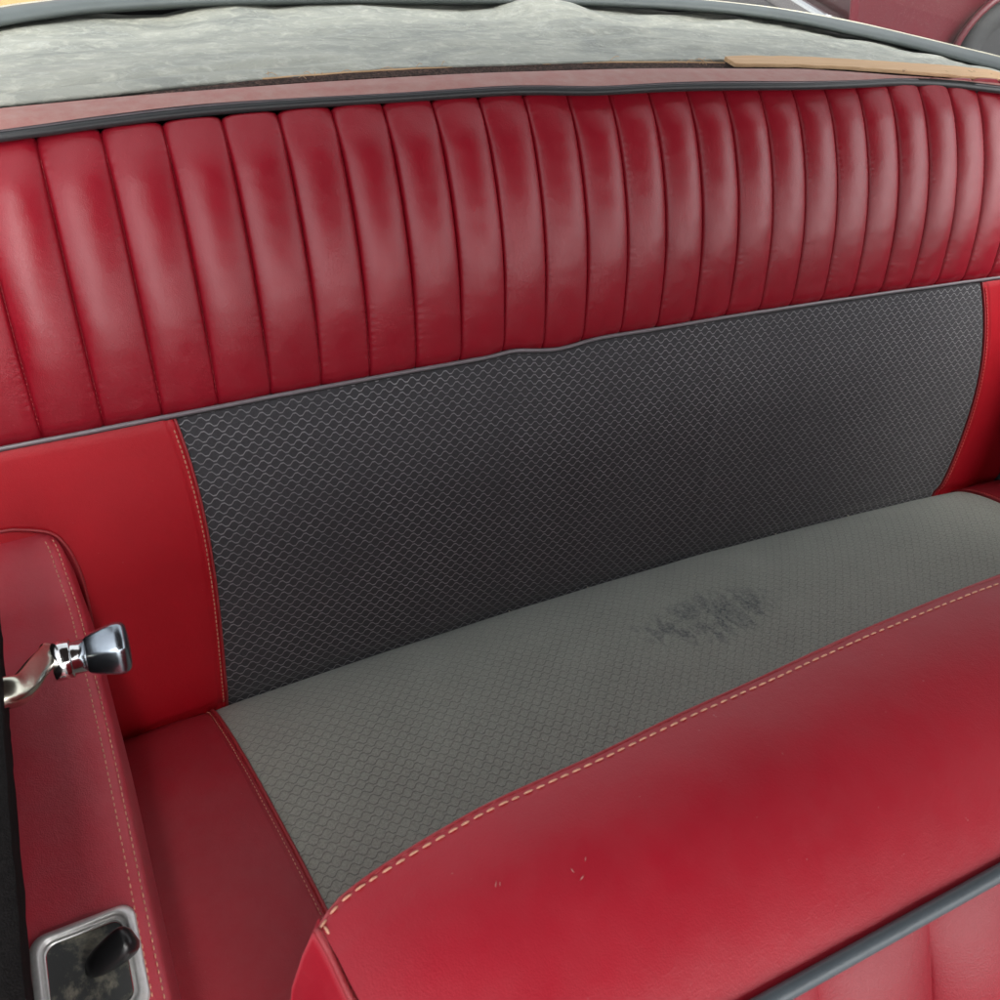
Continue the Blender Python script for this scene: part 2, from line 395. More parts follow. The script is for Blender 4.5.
# piping between pleats and lower backrest
pth = [PP(x)+BN*.0035+Vector((0, 0, -.0005)) for x in np.linspace(-.25, 1.42, 240)]
tube('grey_piping', pth, .0020, M['pipe'], rear, n=12, up=BN)
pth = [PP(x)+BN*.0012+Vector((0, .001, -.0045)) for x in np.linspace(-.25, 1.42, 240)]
tube('piping_shadow_line', pth, .0020, M['black_pipe'], rear, n=8, up=BN)  # black tube added as the shadow line under the grey piping
WL = [(-.25, .185), (-.0246, .205), (.051, .2138), (.1338, .2215), (.2212, .2215), (.3164, .2198), (.4213, .2206), (.4648, .2175), (.5296, .2095), (.6324, .2113), (.7955, .2060), (.8933, .2099), (.9673, .2159), (1.0518, .211), (1.1264, .1937), (1.4, .13)]
wlp = catmull([(x, y, 0) for x, y in WL], 10)
def topw(x): return Vector((x, interp(x, [(p.x, p.y) for p in wlp]), .5420-.0150*((x-CX)/.6)**2))
pth = [topw(x)+Vector((0, 0, -.001)) for x in np.linspace(-.25, 1.42, 200)]
tube('black_welt', pth, .0038, M['black_pipe'], rear, n=12, ry=.0038)
# ------------------------------------------------------------------ rear cushion
def cush(x, y):
    q = ((x-CX)/.6)**2; yj = -.0206*q
    d = yj - y   # distance forward of the crease
    if d < 0: return Vector((x, y, -.009 - .9*(-d)))
    z = .070*(1-math.exp(-d/.085)) - .009*math.exp(-d/.006) + .006*math.sin(min(1, d/.3)*PI)*math.cos((x-CX)*2.2)
    z -= .9*max(0, d-.43)**1.5
    z += .004*nz(x, y, 0, 5)+.0016*nz(x, y, 2, 14) 
    return Vector((x, y, z))
def cl(y): return .0430 + (-.026-y)*.160 + .004*math.exp(-((y+.02)/.05)**2)*0
def cr(y): return 1.206 - cl(y)
ys = [.05, .03, .015, .005, -.002, -.01] + list(np.linspace(-.02, -.5, 70))
def cl2(y): return cl(min(y, 0))
def cr2(y): return 1.206-cl2(y)+.012-.10*min(y, 0)
def cf(a, y):
    x = lerp(cl2(y), cr2(y), a); yy = y-.0206*(((x-CX)/.6)**2); p = cush(x, yy); e = min(a, 1-a)*1.1; p.z -= .002*math.exp(-e/.003); return p
grid('cushion_cloth', list(np.linspace(0, 1, 220)), ys, cf, M['seat_cloth'], rear,
     uvf=lambda a, y: (lerp(cl2(y), cr2(y), a)+.004, y), label='faded grey green cloth seat cushion with a dark stain')
for side in (0, 1):
    def sf(a, y, side=side):
        if side == 0: x = lerp(-.12, cl2(y), a); d = cl2(y)-x
        else: x = lerp(cr2(y), 1.36, a); d = x-(cr2(y))
        yy = y-.0206*(((x-CX)/.6)**2); p = cush(x, yy)
        p.z += .0018 - .004*math.exp(-d/.002) - .0012*math.exp(-((d-.0075)/.0018)**2) + .004*sm(d/.05)
        return p
    us = [1-(1-k/50)**2.2 for k in range(51)] if side == 0 else [(k/50)**2.2 for k in range(51)]
    cs = grid('cushion_side', us, ys, sf, M['cushion_red'], rear, label='red leather edge of the seat cushion %s the cloth' % ('left of' if side == 0 else 'right of'))
    def ce(y, off, h):
        x = cl2(y)-off if side == 0 else cr2(y)+off
        yy = y-.0206*(((x-CX)/.6)**2); p = cush(x, yy); p.z += h; return p
    yl = np.linspace(.0, -.48, 90)
    tube('seam_welt', [ce(y, .0015, .0012) for y in yl], .0019, M['red_pipe'], cs, n=8)
    stitches('stitching', [ce(y, .0065, .0018) for y in yl], M['thread'] if side == 0 else M['red_thread'], cs, pitch=.0045, length=.0028, r=.00045)

# ------------------------------------------------------------------ left armrest
arm = thing('armrest', 'padded red leather armrest with double stitching along its inner edge', 'armrest', loc=(-.09, -.2, -.05))
AL = Vector(arm.location)
def loc(pts): return [Vector(p)-AL for p in pts]
ZA = .222
cont = catmull([(-.17, .088, 0), (-.13, .084, 0), (-.105, .0785, 0), (-.082, .070, 0), (-.066, .059, 0), (-.0575, .040, 0), (-.0530, .008, 0), (-.0482, -.034, 0), (-.0450, -.09, 0), (-.041, -.17, 0), (-.039, -.24, 0), (-.037, -.32, 0), (-.035, -.40, 0), (-.034, -.50, 0), (-.034, -.62, 0)], 12)
ZQ = lambda y: .015*sm((y+.03)/.09)
nrm = []
for i in range(len(cont)):
    t = (cont[min(i+1, len(cont)-1)]-cont[max(i-1, 0)]).normalized(); nrm.append(Vector((t.y, -t.x, 0)))  # inward (left/front)
prof = [(.010, -.30), (.004, -.16), (-.002, -.06), (-.003, -.03), (-.001, -.013), (.0, -.008)] + [(.011*(1-math.cos(k*PI/12)), -.008+.009*math.sin(k*PI/12)) for k in range(1, 7)]
V = []; F = []; U = []
ncol = len(prof)+14
for c, n in zip(cont, nrm):
    for d, z in prof: V.append(c+n*d+Vector((0, 0, ZA+z+(ZQ(c.y) if z > -.05 else 0))))
    e = c+n*.011; tgt = Vector((-.17, min(e.y, .02)-.0, 0))
    for k in range(1, 15):
        q = e.lerp(tgt, k/14); V.append(q+Vector((0, 0, ZQ(q.y)+ZA+.001+.0015*math.sin(k/14*PI)*0+.0006*nz(q.x, q.y, 0, 30))))
for i in range(len(cont)-1):
    for j in range(ncol-1): F.append((i*ncol+j, i*ncol+j+1, (i+1)*ncol+j+1, (i+1)*ncol+j))
pad = obj('pad', [v-AL for v in V], F, M['arm'], arm, uv=[(0, 0)]*len(V))
def off(d, z, i0=60, i1=None): return [cont[i]+nrm[i]*d+Vector((0, 0, ZA+z+ZQ(cont[i].y))) - AL for i in range(i0, i1 or len(cont))]
stitches('stitching', off(.0042, -.0001, 58), M['thread'], pad, pitch=.0052, length=.0034, r=.00055, up=Vector((.4, 0, 1)))
stitches('stitching', off(.0105, .0012, 58), M['thread'], pad, pitch=.0052, length=.0034, r=.00055)
# collar between the pad and the backrest
arc = catmull([back(x, t, .006) for x, t in ((-.19, .79), (-.14, .79), (-.1006, .787), (-.0853, .779), (-.0633, .7505), (-.0535, .70), (-.0495, .64), (-.0480, .573), (-.0500, .45), (-.0530, .34), (-.0547, .0), (-.0547, -.1))], 8)
inn = [cont[int(i*58/(len(arc)-1))] + Vector((0, 0, ZA-.010)) + nrm[int(i*58/(len(arc)-1))]*.004 for i in range(len(arc))]
V = []; F = []
for a, b in zip(arc, inn):
    for k in range(6): p = a.lerp(b, k/5); p += Vector((0, 0, -.006*math.sin(PI*k/5))); V.append(p-AL)
for i in range(len(arc)-1):
    for j in range(5): F.append((i*6+j, (i+1)*6+j, (i+1)*6+j+1, i*6+j+1))
col = obj('end_collar', V, F, M['cushion_red'], arm)
tube('seam_welt', [p-AL for p in arc], .0013, M['red_pipe'], col, n=8, up=BN)
# ------------------------------------------------------------------ ashtray in the armrest
ash = thing('ashtray', 'chrome framed ashtray with black tab set into the red armrest', 'ashtray', loc=(-.079, -.332, ZA+.001))
def rrect(hx, hy, r, n=8):
    P = []
    for cx, cy, a0 in ((hx-r, hy-r, 0), (-hx+r, hy-r, 90), (-hx+r, -hy+r, 180), (hx-r, -hy+r, 270)):
        for k in range(n+1): a = math.radians(a0+90*k/n); P.append((cx+r*math.cos(a), cy+r*math.sin(a)))
    return P
rings = [(.0315, .0345, .0100, -.002), (.0315, .0345, .0100, .0020), (.0306, .0336, .0096, .0034), (.0275, .0310, .0085, .0046), (.0262, .0297, .0080, .0046), (.0256, .0291, .0078, .0036), (.0254, .0289, .0078, .0012), (.0240, .0275, .007, .0012), (.0236, .0271, .007, .0022), (.0230, .0265, .007, .0022), (.0227, .0262, .007, -.003)]
V = []; F = []
for hx, hy, r, z in rings:
    P = rrect(hx, hy, r)
    for x, y in P: V.append((x, y, z))
n = 36
for i in range(len(rings)-1):
    for j in range(n): F.append((i*n+j, i*n+(j+1) % n, (i+1)*n+(j+1) % n, (i+1)*n+j))
fr = obj('bezel', V, F, M['worn_chrome'], ash); fr.rotation_euler = (0, 0, math.radians(1))
P = rrect(.0226, .0261, .007); V = [(x, y, .0004) for x, y in P]+[(x, y, -.003) for x, y in P]
F = [tuple(range(n))] + [(j, n+j, n+(j+1) % n, (j+1) % n) for j in range(n)]
o = obj('lid', V, F, M['plate'], ash, smooth=False)
# tab : rounded wedge, fat at its right end
V = []; F = []; m_, k_ = 22, 20
for i in range(m_+1):
    s = i/m_; x = lerp(-.0165, .0175, s); w = .0100*max(0, 1-abs(2*s-1)**3.2)**.5*(.80+.30*s); hgt = (.009+.0125*sm(s*1.1))*max(0, 1-abs(2*s-1)**5)**.5
    for j in range(k_):
        a = 2*PI*j/k_; cy, sz = math.cos(a), math.sin(a)
        yy = w*math.copysign(abs(cy)**.75, cy); zz = hgt*math.copysign(abs(sz)**.8, sz)*.5
        V.append((x, yy, zz+hgt*.45))
for i in range(m_):
    for j in range(k_): F.append((i*k_+j, i*k_+(j+1) % k_, (i+1)*k_+(j+1) % k_, (i+1)*k_+j))
tab = obj('tab', V, F, M['blackplastic'], ash); tab.location = (.014, .0035, .0025); tab.rotation_euler = (0, 0, math.radians(14))
# ------------------------------------------------------------------ window crank
wc = thing('window_crank', 'chrome window crank handle with flared dark knob above the armrest', 'window crank', loc=(-.085, -.26, .41))
CL = Vector(wc.location)
path = catmull([(-.100, -.252, .415), (-.078, -.252, .418), (-.068, -.247, .412), (-.0610, -.229, .402), (-.0565, -.216, .394), (-.0550, -.209, .391)], 8)
pr = [(.0045, .0016), (.003, .0034), (-.003, .0034), (-.0045, .0016), (-.0042, -.006), (-.003, -.0075), (.003, -.0075), (.0042, -.006)]
V, F = sweep([p-CL for p in path], pr, up=Vector((.2, -.55, 1)), scale=lambda t: 2.0-.65*t); o = obj('arm', V, F, M['arm_metal'], wc)
b = o.modifiers.new('s', 'SUBSURF'); b.levels = 2; b.render_levels = 2
def lathe(name, prof, mat, parent, n=32, sq=0, twist=0, org=(0, 0, 0)):
    V = []; F = []
    for x, r in prof:
        for j in range(n):
            a = 2*PI*j/n+twist
            rr = r*(.5+.5*(1/max(abs(math.cos(((a) % (2*PI/sq))-PI/sq)), .01))*math.cos(PI/sq)) if sq else r
            V.append((x, rr*math.cos(a), rr*math.sin(a)))
    for i in range(len(prof)-1):
        for j in range(n): F.append((i*n+j, i*n+(j+1) % n, (i+1)*n+(j+1) % n, (i+1)*n+j))
    F.append(tuple(range(n-1, -1, -1))); F.append(tuple(range((len(prof)-1)*n, len(prof)*n)))
    o = obj(name, V, F, mat, parent); o.location = org; return o
KO = Vector((-.0535, -.2175, .389))-CL
lathe('boss', [(-.012, .004), (-.012, .011), (-.009, .012), (.008, .012), (.010, .008), (.0105, .003)], M['arm_metal'], wc, org=Vector((-.094, -.252, .415))-CL)
sh = lathe('ferrule', [(-.001, .004), (-.0005, .0108), (.001, .0116), (.009, .0116), (.0096, .0108), (.010, .0100), (.0172, .0098), (.018, .004)], M['chrome'], wc, org=KO)
sh.rotation_euler = (0, 0, math.radians(-3))
kn = lathe('knob', [(.0165, .004), (.0167, .0100), (.0180, .0120), (.0225, .0138), (.0290, .0158), (.0340, .0169), (.0370, .0168), (.0390, .0158), (.0402, .0138), (.0408, .010), (.0410, .004)], M['knobmat'], wc, n=60, sq=6, org=KO)
kn.rotation_euler = (math.radians(12), 0, math.radians(-3))
b = kn.modifiers.new('b', 'BEVEL'); b.width = .0012; b.segments = 3; b.limit_method = 'ANGLE'
# ------------------------------------------------------------------ the car's inside and shell
car = thing('car_body', 'car interior shell with dusty rear window and faded red parcel shelf', 'car body', loc=(0, 0, -.5))
KL = Vector(car.location)
def rel(f): return lambda *a: f(*a)-KL
# left wall (black felt), sloping in towards the camera
def lw(y, v):
    z = lerp(.205, .45, v); x = -.1165+(z-.222)*.200
    return Vector((x+.0012*nz(y, z, 0, 60)+(.004*math.sin(PI*v)), y, z))
grid('felt_wall', list(np.linspace(-1.2, -.085, 180)), list(np.linspace(0, 1, 30)), rel(lw), M['felt'], car, thick=.03, label='black fuzzy felt covered side wall beside the armrest')
box('side_wall', Vector((-.26, -.07, -.5))-KL, Vector((-.13, .30, .50))-KL, M['paint_dark'], car, bev=.01)
box('side_wall', Vector((-.26, -1.3, -.5))-KL, Vector((-.171, -.07, .25))-KL, M['paint_dark'], car, bev=.01)
def rw(y, v):
    z = lerp(-.4, .40, v); return Vector((1.262+.05*v*0+.02*v, y, z+0*y))
grid('side_wall', list(np.linspace(-1.3, -.012, 40)), list(np.linspace(0, 1, 20)), rel(rw), M['carpet'], car, thick=-.03, label='grey carpeted wall at the far end of the seat')
box('side_wall', Vector((1.30, -1.3, -.5))-KL, Vector((1.42, .30, .37))-KL, M['paint_dark'], car, bev=.01)
box('floor', Vector((-.26, -1.6, -.40))-KL, Vector((1.42, .3, -.36))-KL, M['carpet'], car, bev=0)
# parcel shelf strip
PB = [(-.25, .235), (-.0211, .2487), (.0562, .2508), (.1398, .2522), (.231, .2556), (.3298, .2564), (.438, .2571), (.5559, .2554), (.6849, .2511), (.8268, .2446), (.9704, .2225), (1.063, .2085), (1.1309, .1995), (1.3, .15)]
def zc(x, b): return b-.0150*((x-CX)/.6)**2
def shelf(x, v):
    f = topw(x); y0 = f.y+.001; y1 = interp(x, PB)
    return Vector((x, lerp(y0, y1, v), zc(x, .5465)+.0005*v+.0010*math.sin(PI*v)+.001*nz(x, v, 0, 5)))
shf = grid('parcel_shelf', list(np.linspace(-.25, 1.3, 160)), list(np.linspace(0, 1, 8)), rel(shelf), M['shelf'], car, label='dusty faded pink red strip of shelf behind the seat')
pth = [topw(x)+Vector((0, .0042, .0018))-KL for x in np.linspace(-.2, 1.3, 120)]
tube('shelf_edge', pth, .0018, M['pipe'], shf, n=8)
# well below shelf
def well(x, v):
    y0 = interp(x, PB); zq = zc(x, 0); P = [Vector((x, y0, .547+zq)), Vector((x, y0+.001, .520+zq)), Vector((x, y0+.05, .505+zq)), Vector((x, .75, .44))]
    k = min(2, int(v*3)); return P[k].lerp(P[k+1], v*3-k)
grid('shelf_base', list(np.linspace(-.25, 1.4, 60)), [0, 1/3, 2/3, 1], rel(well), M['rubber_dark'], car)
# rear window gasket
GI = [(-.14, .42), (-.07, .495), (-.012, .539), (.039, .568), (.093, .592), (.211, .622), (.335, .634), (.474, .641), (.623, .640), (.784, .632), (.951, .607), (1.042, .575), (1.098, .540), (1.147, .490), (1.206, .437), (1.252, .378), (1.292, .317), (1.33, .25)]
GO = [(-.15, .48), (-.07, .565), (-.008, .612), (.035, .634), (.09, .654), (.22, .674), (.351, .686), (.50, .692), (.65, .694), (.78, .691), (.906, .682), (.993, .668), (1.093, .636), (1.156, .603), (1.22, .556), (1.273, .500), (1.325, .440), (1.376, .380), (1.42, .31)]
gi = catmull([(x, y, 0) for x, y in GI], 8); go = catmull([(x, y, 0) for x, y in GO], 8)
def resamp(P, n):
    L = [0]
    for a, b in zip(P, P[1:]): L.append(L[-1]+(b-a).length)
    return [Vector([float(np.interp(s, L, [p[k] for p in P])) for k in range(3)]) for s in np.linspace(0, L[-1], n)]
gi, go = resamp(gi, 150), resamp(go, 150)
GP = [(0.30, -.004), (.22, .002), (.25, .009), (.42, .0125), (.62, .0125), (.85, .008), (.98, .000), (.9, -.012), (.5, -.014)]
V = []; F = []; n = len(GP)
for a, b in zip(gi, go):
    for s, z in GP: p = a.lerp(b, s); V.append(Vector((p.x, p.y, .502+z*.55))-KL)
for i in range(149):
    for j in range(n): F.append((i*n+j, i*n+(j+1) % n, (i+1)*n+(j+1) % n, (i+1)*n+j))
gas = obj('window_gasket', V, F, M['rubber'], car, label='weathered grey rubber seal round the rear window')
mid = [a.lerp(b, 1.0)+Vector((0, 0, .503))-KL for a, b in zip(gi, go)]
tube('trim_strip', mid, .0022, M['trim'], gas, n=8)
# skirt: body panel falling away outside the gasket
V = []; F = []
for a, b in zip(gi, go):
    o_ = (b-a).normalized()
    for d, z in ((.0, .497), (.004, .485), (.008, .45), (.012, -.2)): p = b+o_*d; V.append(Vector((p.x, p.y, z))-KL)
for i in range(149):
    for j in range(3): F.append((i*4+j, i*4+j+1, (i+1)*4+j+1, (i+1)*4+j))
obj('rear_panel', V, F, M['rubber_dark'], car)
# rear glass, ruled from the gasket to the roof edge
roof_edge = catmull([(-.10, .10, .99), (.02, .19, 1.01), (.25, .25, 1.03), (.60, .27, 1.04), (.95, .25, 1.03), (1.18, .19, 1.01), (1.30, .10, .99)], 10)
re_ = resamp(roof_edge, 150)
V = []; F = []
for i in range(150):
    p = gi[i].lerp(go[i], .8)+Vector((0, 0, .505))
    for k in range(13):
        v = k/12; q = p.lerp(re_[i], v); q += Vector((0, .05, .02))*math.sin(PI*v); V.append(q-KL)
for i in range(149):
    for j in range(12): F.append((i*13+j, i*13+j+1, (i+1)*13+j+1, (i+1)*13+j))
obj('rear_window', V, F, M['glass'], car, label='dusty curved rear window glass')
# roof
def roof(u, v):
    x = lerp(-.05, 1.36, u); y = lerp(-1.15, .27-.17*abs(2*u-1)**3, v)
    return Vector((x, y, 1.045-.06*abs(2*u-1)**3-.03*(1-v)**2))
grid('headlining', list(np.linspace(0, 1, 30)), list(np.linspace(0, 1, 20)), rel(roof), M['headliner'], car, thick=-.03)
for sx in (-1, 1):
    x0 = CX+sx*.80
    pth = [Vector((CX+sx*.78, .30, .47))-KL, Vector((CX+sx*.765, .24, .70))-KL, Vector((CX+sx*.73, .10, 1.0))-KL]
    tube('roof_pillar', catmull(pth, 8), .055, M['headliner'], car, n=12, ry=.04, up=Vector((1, 0, 0)))

# ------------------------------------------------------------------ shelf cover, wood, fibre
CF = [(-.25, .26), (-.021, .2759), (.059, .2808), (.1468, .2903), (.2412, .2935), (.3258, .2995), (.456, .2959), (.5812, .2968), (.7196, .2969), (.8068, .2936), (.9374, .2741), (1.0925, .2475), (1.1765, .2339), (1.3, .20)]
LB = [(-.25, .004), (-.012, .003), (.09, .000), (.13, -.003), (.17, -.003), (.21, .004), (.258, .0075), (.306, .003), (.349, .006), (.42, .009), (.50, .004), (.574, .001), (.619, .003), (.66, .015), (.70, .018), (.743, .012), (.78, .003), (.876, .001), (.94, .0), (1.03, .001), (1.14, 0), (1.3, 0)]
def cover(x, v):
    yf = interp(x, CF); yb = min(.685, max(.30, interp(x, [(p.x, p.y) for p in go])-.012))
    roll = 1-sm((x-.25)/.12)*.85
    y = lerp(yf, yb, v); z = lerp(zc(x, .5410), .488, sm(v)*.5+v*.5)
    lb = interp(x, LB)
    z += lb*sm((v-.35)/.5) + .005*sm(v/.25)*nz(x*.8, y*3.0, 0, 7)*(1-.5*v) + .0035*nz(x*.5+y, y*4-x, 3, 9)*sm(v/.2)
    z -= .0015*roll*math.exp(-v/.03) ; z += .003*roll*math.exp(-((v-.05)/.03)**2) - .003*roll*math.exp(-((v-.11)/.02)**2)
    return Vector((x, y, z))
vs = [0, .01, .02, .035, .05, .07, .09]+list(np.linspace(.11, 1, 60))
cv = grid('shelf_cover', list(np.linspace(-.25, 1.30, 300)), vs, cover, M['cover'], None, thick=.003)
tag(cv, 'rumpled dusty grey green vinyl sheet lying over the parcel shelf', 'cover')
def strip_mesh(name, tab_f, tab_b, x0, x1, z0, z1, mat, n=80, jit=0, drop=0):
    V = []; F = []
    for k in range(n+1):
        x = lerp(x0, x1, k/n); yf = interp(x, tab_f)+jit*nz(x, 1, 0, 40); yb = interp(x, tab_b)+jit*nz(x, 5, 0, 40); dz = drop*(k/n)
        dz += zc(x, 0); V += [(x, yf, z0+dz), (x, yf, z1+dz), (x, yb, z1+dz+.0008), (x, yb, z0+dz)]
    for k in range(n):
        for j in range(4): F.append((k*4+j, (k+1)*4+j, (k+1)*4+(j+1) % 4, k*4+(j+1) % 4))
    F += [(0, 1, 2, 3), (n*4+3, n*4+2, n*4+1, n*4)]
    o = obj(name, V, F, mat, None, smooth=False)
    b = o.modifiers.new('b', 'BEVEL'); b.width = .0007; b.segments = 2; b.limit_method = 'ANGLE'; return o
WF = [(.7454, .2651), (.8394, .2610), (.9154, .2540), (1.0698, .2318), (1.15, .221), (1.20, .214)]
WB = [(.7454, .2865), (.7771, .2895), (.8662, .2870), (.9423, .2790), (1.1085, .2640), (1.171, .255), (1.18, .247), (1.20, .222)]
w = strip_mesh('wooden_batten', WF, WB, .7454, 1.195, .5425, .5470, M['wood'], jit=.0025)
tag(w, 'pale raw wooden batten lying along the right end of the shelf', 'wooden strip')
JF = [(.02, .262), (.10, .268), (.20, .2795), (.3393, .2822), (.4495, .2805), (.5717, .2805), (.7038, .2757), (.8505, .2689), (1.0013, .2485), (1.2, .228)]
JB = [(.02, .267), (.10, .279), (.20, .292), (.324, .2973), (.4582, .2978), (.5813, .2966), (.7151, .2909), (.8592, .2794), (1.0105, .2578), (1.1684, .2438), (1.2, .24)]
j = strip_mesh('jute_strip', JF, JB, .02, 1.19, .532, .5385, M['jute'], n=300, jit=.0016)
tag(j, 'thin brown strip of frayed jute felt in the slot behind the shelf', 'jute strip')
LF = [(x, y-.0004) for x, y in JB]; LB2 = [(x, y+.0008) for x, y in JB]
l_ = strip_mesh('wooden_lath', LF, LB2, .205, .75, .5386, .5396, M['wood'], n=120, jit=.0012)
tag(l_, 'very thin wooden lath running left from the batten along the vinyl sheet', 'wooden strip')
random.seed(11)
V = []; F = []
for k in range(26):
    x = random.choice([random.uniform(.21, .30), random.uniform(.3, 1.0), random.uniform(.66, .72)]); p = Vector((x, interp(x, JB)+random.uniform(-.01, .003), zc(x, .541)))
    q = p+Vector((random.uniform(-.012, .012), random.uniform(-.008, .006), random.uniform(0, .004))); mdl = (p+q)/2+Vector((0, 0, .002))
    v, f = sweep(catmull([p, mdl, q], 4), circ(.00028, 5)); n0 = len(V); V += v; F += [tuple(n0+i for i in g) for g in f]
tag(obj('loose_fibres', V, F, M['wood']), 'loose straw coloured fibres frayed out along the back edge of the shelf', 'fibres', kind='stuff')

# ------------------------------------------------------------------ front seat
fs = thing('front_seat', 'back of the red leather front seat with pale stitched edge in the foreground', 'car seat', loc=(.6, -.55, -.4))
FL = Vector(fs.location)
FE = [(.035, -.460), (.043, -.454), (.054, -.450), (.071, -.446), (.094, -.442), (.118, -.439), (.168, -.436), (.214, -.432), (.264, -.429), (.32, -.425), (.365, -.423), (.447, -.421), (.7, -.419), (1.25, -.419)]
fe = resamp(catmull([(x, y, .5) for x, y in FE], 6), 200)
fl = resamp(catmull([(.035, -.460, .5), (.0372, -.470, .4998), (.040, -.488, .499), (.046, -.515, .497), (.056, -.535, .494)], 8), 40)
def fxy(i):   # rear edge point i, matched to a front-edge point
    p = fe[i]; x = p.x; k = (x-.035)/(1.25-.035)
    return Vector((lerp(.058, 1.25, k), -.543, .496))
def toppt(i, v):
    a, b = fe[i], fxy(i)
    p = a.lerp(b, v); 
    if i == 0 or True:
        w_ = math.exp(-(a.x-.035)/.02); cpt = fl[min(39, int(v*39))]; p = p + (cpt-fe[0].lerp(fxy(0), v))*w_
    e = min(v, 1-v); p.z += .014*math.sin(PI*v)**.95*(1-.6*math.exp(-(a.x-.035)/.03)) + .0008*nz(p.x, p.y, 0, 12) + .0003*nz(p.x, p.y, 1, 40)
    return p-FL
V = []; F = []; vs = [0, .01, .025, .045, .07]+list(np.linspace(.1, .9, 24))+[.93, .955, .975, .99, 1]; n = len(vs)
for i in range(200):
    for v in vs: V.append(toppt(i, v))
for i in range(199):
    for j_ in range(n-1): F.append((i*n+j_, i*n+j_+1, (i+1)*n+j_+1, (i+1)*n+j_))
top = obj('top_panel', V, F, M['front'], fs, uv=[(0, 0)]*len(V), label='smooth red leather top roll with scuffs')
stitches('stitching', [toppt(i, .022+.028*sm(i/120))+Vector((0, 0, .0004)) for i in range(200)], M['thread'], top, pitch=.0060, length=.0042, r=.0005)
stitches('stitching', [p-FL+Vector((.0016, 0, .0012)) for p in fl], M['thread'], top, pitch=.0062, length=.0042, r=.00055)
# rear face with a rolled edge
V = []; F = []; RP = [(0, 0), (.0006, -.0004), (.0010, -.002), (.0012, -.008), (.001, -.03), (-.02, -.10), (-.10, -.45), (-.16, -.85)]
for p in fe:
    for dy, dz in RP: V.append(p+Vector((0, dy, dz))-FL)
n = len(RP)
for i in range(199):
    for j_ in range(n-1): F.append((i*n+j_, (i+1)*n+j_, (i+1)*n+j_+1, i*n+j_+1))
rp = obj('rear_panel', V, F, M['front'], fs)
V, F = sweep([p+Vector((0, .0004, -.0006))-FL for p in fe], circ(.0011, 8)); obj('seam_welt', V, F, M['red_pipe'], rp)
# left side panel, bulging
V = []; F = []; SP = [(0, 0), (-.0022, .0002), (-.004, -.004), (-.0075, -.014), (-.013, -.035), (-.017, -.07), (-.018, -.15), (-.016, -.5), (-.016, -.85)]
side = [fe[0]+Vector((0.001, .0035, 0)), fe[0]]+fl
for k, p in enumerate(side):
    for j_, (dx, dz) in enumerate(SP):
        fwd = 0 if k > 1 else 0
        V.append(p+Vector((dx*(1 if k else .25), dz*.12 if k else dz*.12+.0, dz))-FL)
n = len(SP)
for i in range(len(side)-1):
    for j_ in range(n-1): F.append((i*n+j_, i*n+j_+1, (i+1)*n+j_+1, (i+1)*n+j_))
sp_ = obj('side_panel', V, F, M['front'], fs)
tube('seam_welt', [p+Vector((-.0012, 0, .0006))-FL for p in fl], .0015, M['red_pipe'], sp_, n=8)
# piping and pleated front face
pth = [fxy(i)+Vector((0, -.003, .001))-FL for i in range(0, 200)]
tube('grey_piping', pth, .0033, M['front_pipe'], fs, n=12)
def fpl(x, v):
    i = math.floor(x/.06+1e-9-.4); s = x/.06-.4-i
    z = .494-.30*v; y = -.546-.10*v-.025*math.sin(PI*min(1, v*1.3)); am = .010*sm(v/.12)
    return Vector((x, y-am*max(0, math.sin(PI*s))**.65, z+.004*max(0, math.sin(PI*s))**.6*sm(v/.05)))-FL
xs2 = [(.4+i+s)*.06 for i in range(1, 20) for s in S_ if .058 <= (.4+i+s)*.06]
grid('pleated_panel', xs2, [0, .01, .02, .04, .06, .09, .12, .16]+list(np.linspace(.2, 1, 20)), fpl, M['front_pleat'], fs)
# scuffs: tiny chips lifted from the top panel
random.seed(5)
for (x, y, L_, a) in ((.099, -.473, .0028, 60), (.1005, -.4735, .002, 70), (.130, -.484, .003, 30), (.128, -.480, .0025, 100), (.135, -.478, .0022, 60), (.086, -.462, .001, 0), (.21, -.49, .001, 20), (.24, -.47, .0012, 80), (.17, -.463, .0009, 10)):
    i = min(range(200), key=lambda q: abs(fe[q].x-x)); b0 = toppt(i, 0); b1 = toppt(i, 1); v = ((y-FL.y)-b0.y)/(b1.y-b0.y); c = toppt(i, max(0, min(1, v)))+Vector((0, 0, .0002)); c.x = x-FL.x
    d = Vector((math.cos(math.radians(a)), math.sin(math.radians(a)), 0))*L_*.5; s = Vector((-d.y, d.x, 0)).normalized()*L_*.09; n0 = 0
    V = [c-d, c-d*.3+s, c+d, c+d*.2-s, c+Vector((0, 0, .0003))];  F = [(n0, n0+1, n0+4), (n0+1, n0+2, n0+4), (n0+2, n0+3, n0+4), (n0+3, n0, n0+4)]
    obj('scuff_mark', V, F, M['scuff'], top)
# lint specks on the cushion and in the crease
V = []; F = []
for (x, y, r) in ((.095, .004, .0014), (.40, -.004, .0012), (.512, -.004, .0014), (.82, -.008, .0015), (.955, -.012, .0018), (.03, -.20, .0010), (.63, -.06, .0009), (.7, -.2, .0009), (.33, -.21, .0009)):
    c = cush(x, y-.004)+Vector((0, 0, .002)); n0 = len(V)
    for dx, dy, dz in ((1, 0, 0), (-1, 0, 0), (0, 1, 0), (0, -1, 0), (0, 0, .7), (0, 0, -.7)): V.append(c+Vector((dx*r*random.uniform(.6, 1.4), dy*r*random.uniform(.6, 1.3), dz*r)))
    F += [tuple(n0+q for q in f) for f in ((0, 2, 4), (2, 1, 4), (1, 3, 4), (3, 0, 4), (2, 0, 5), (1, 2, 5), (3, 1, 5), (0, 3, 5))]
tag(obj('lint', V, F, M['trim']), 'tiny pale lint specks lying along the seat crease', 'lint', kind='stuff')

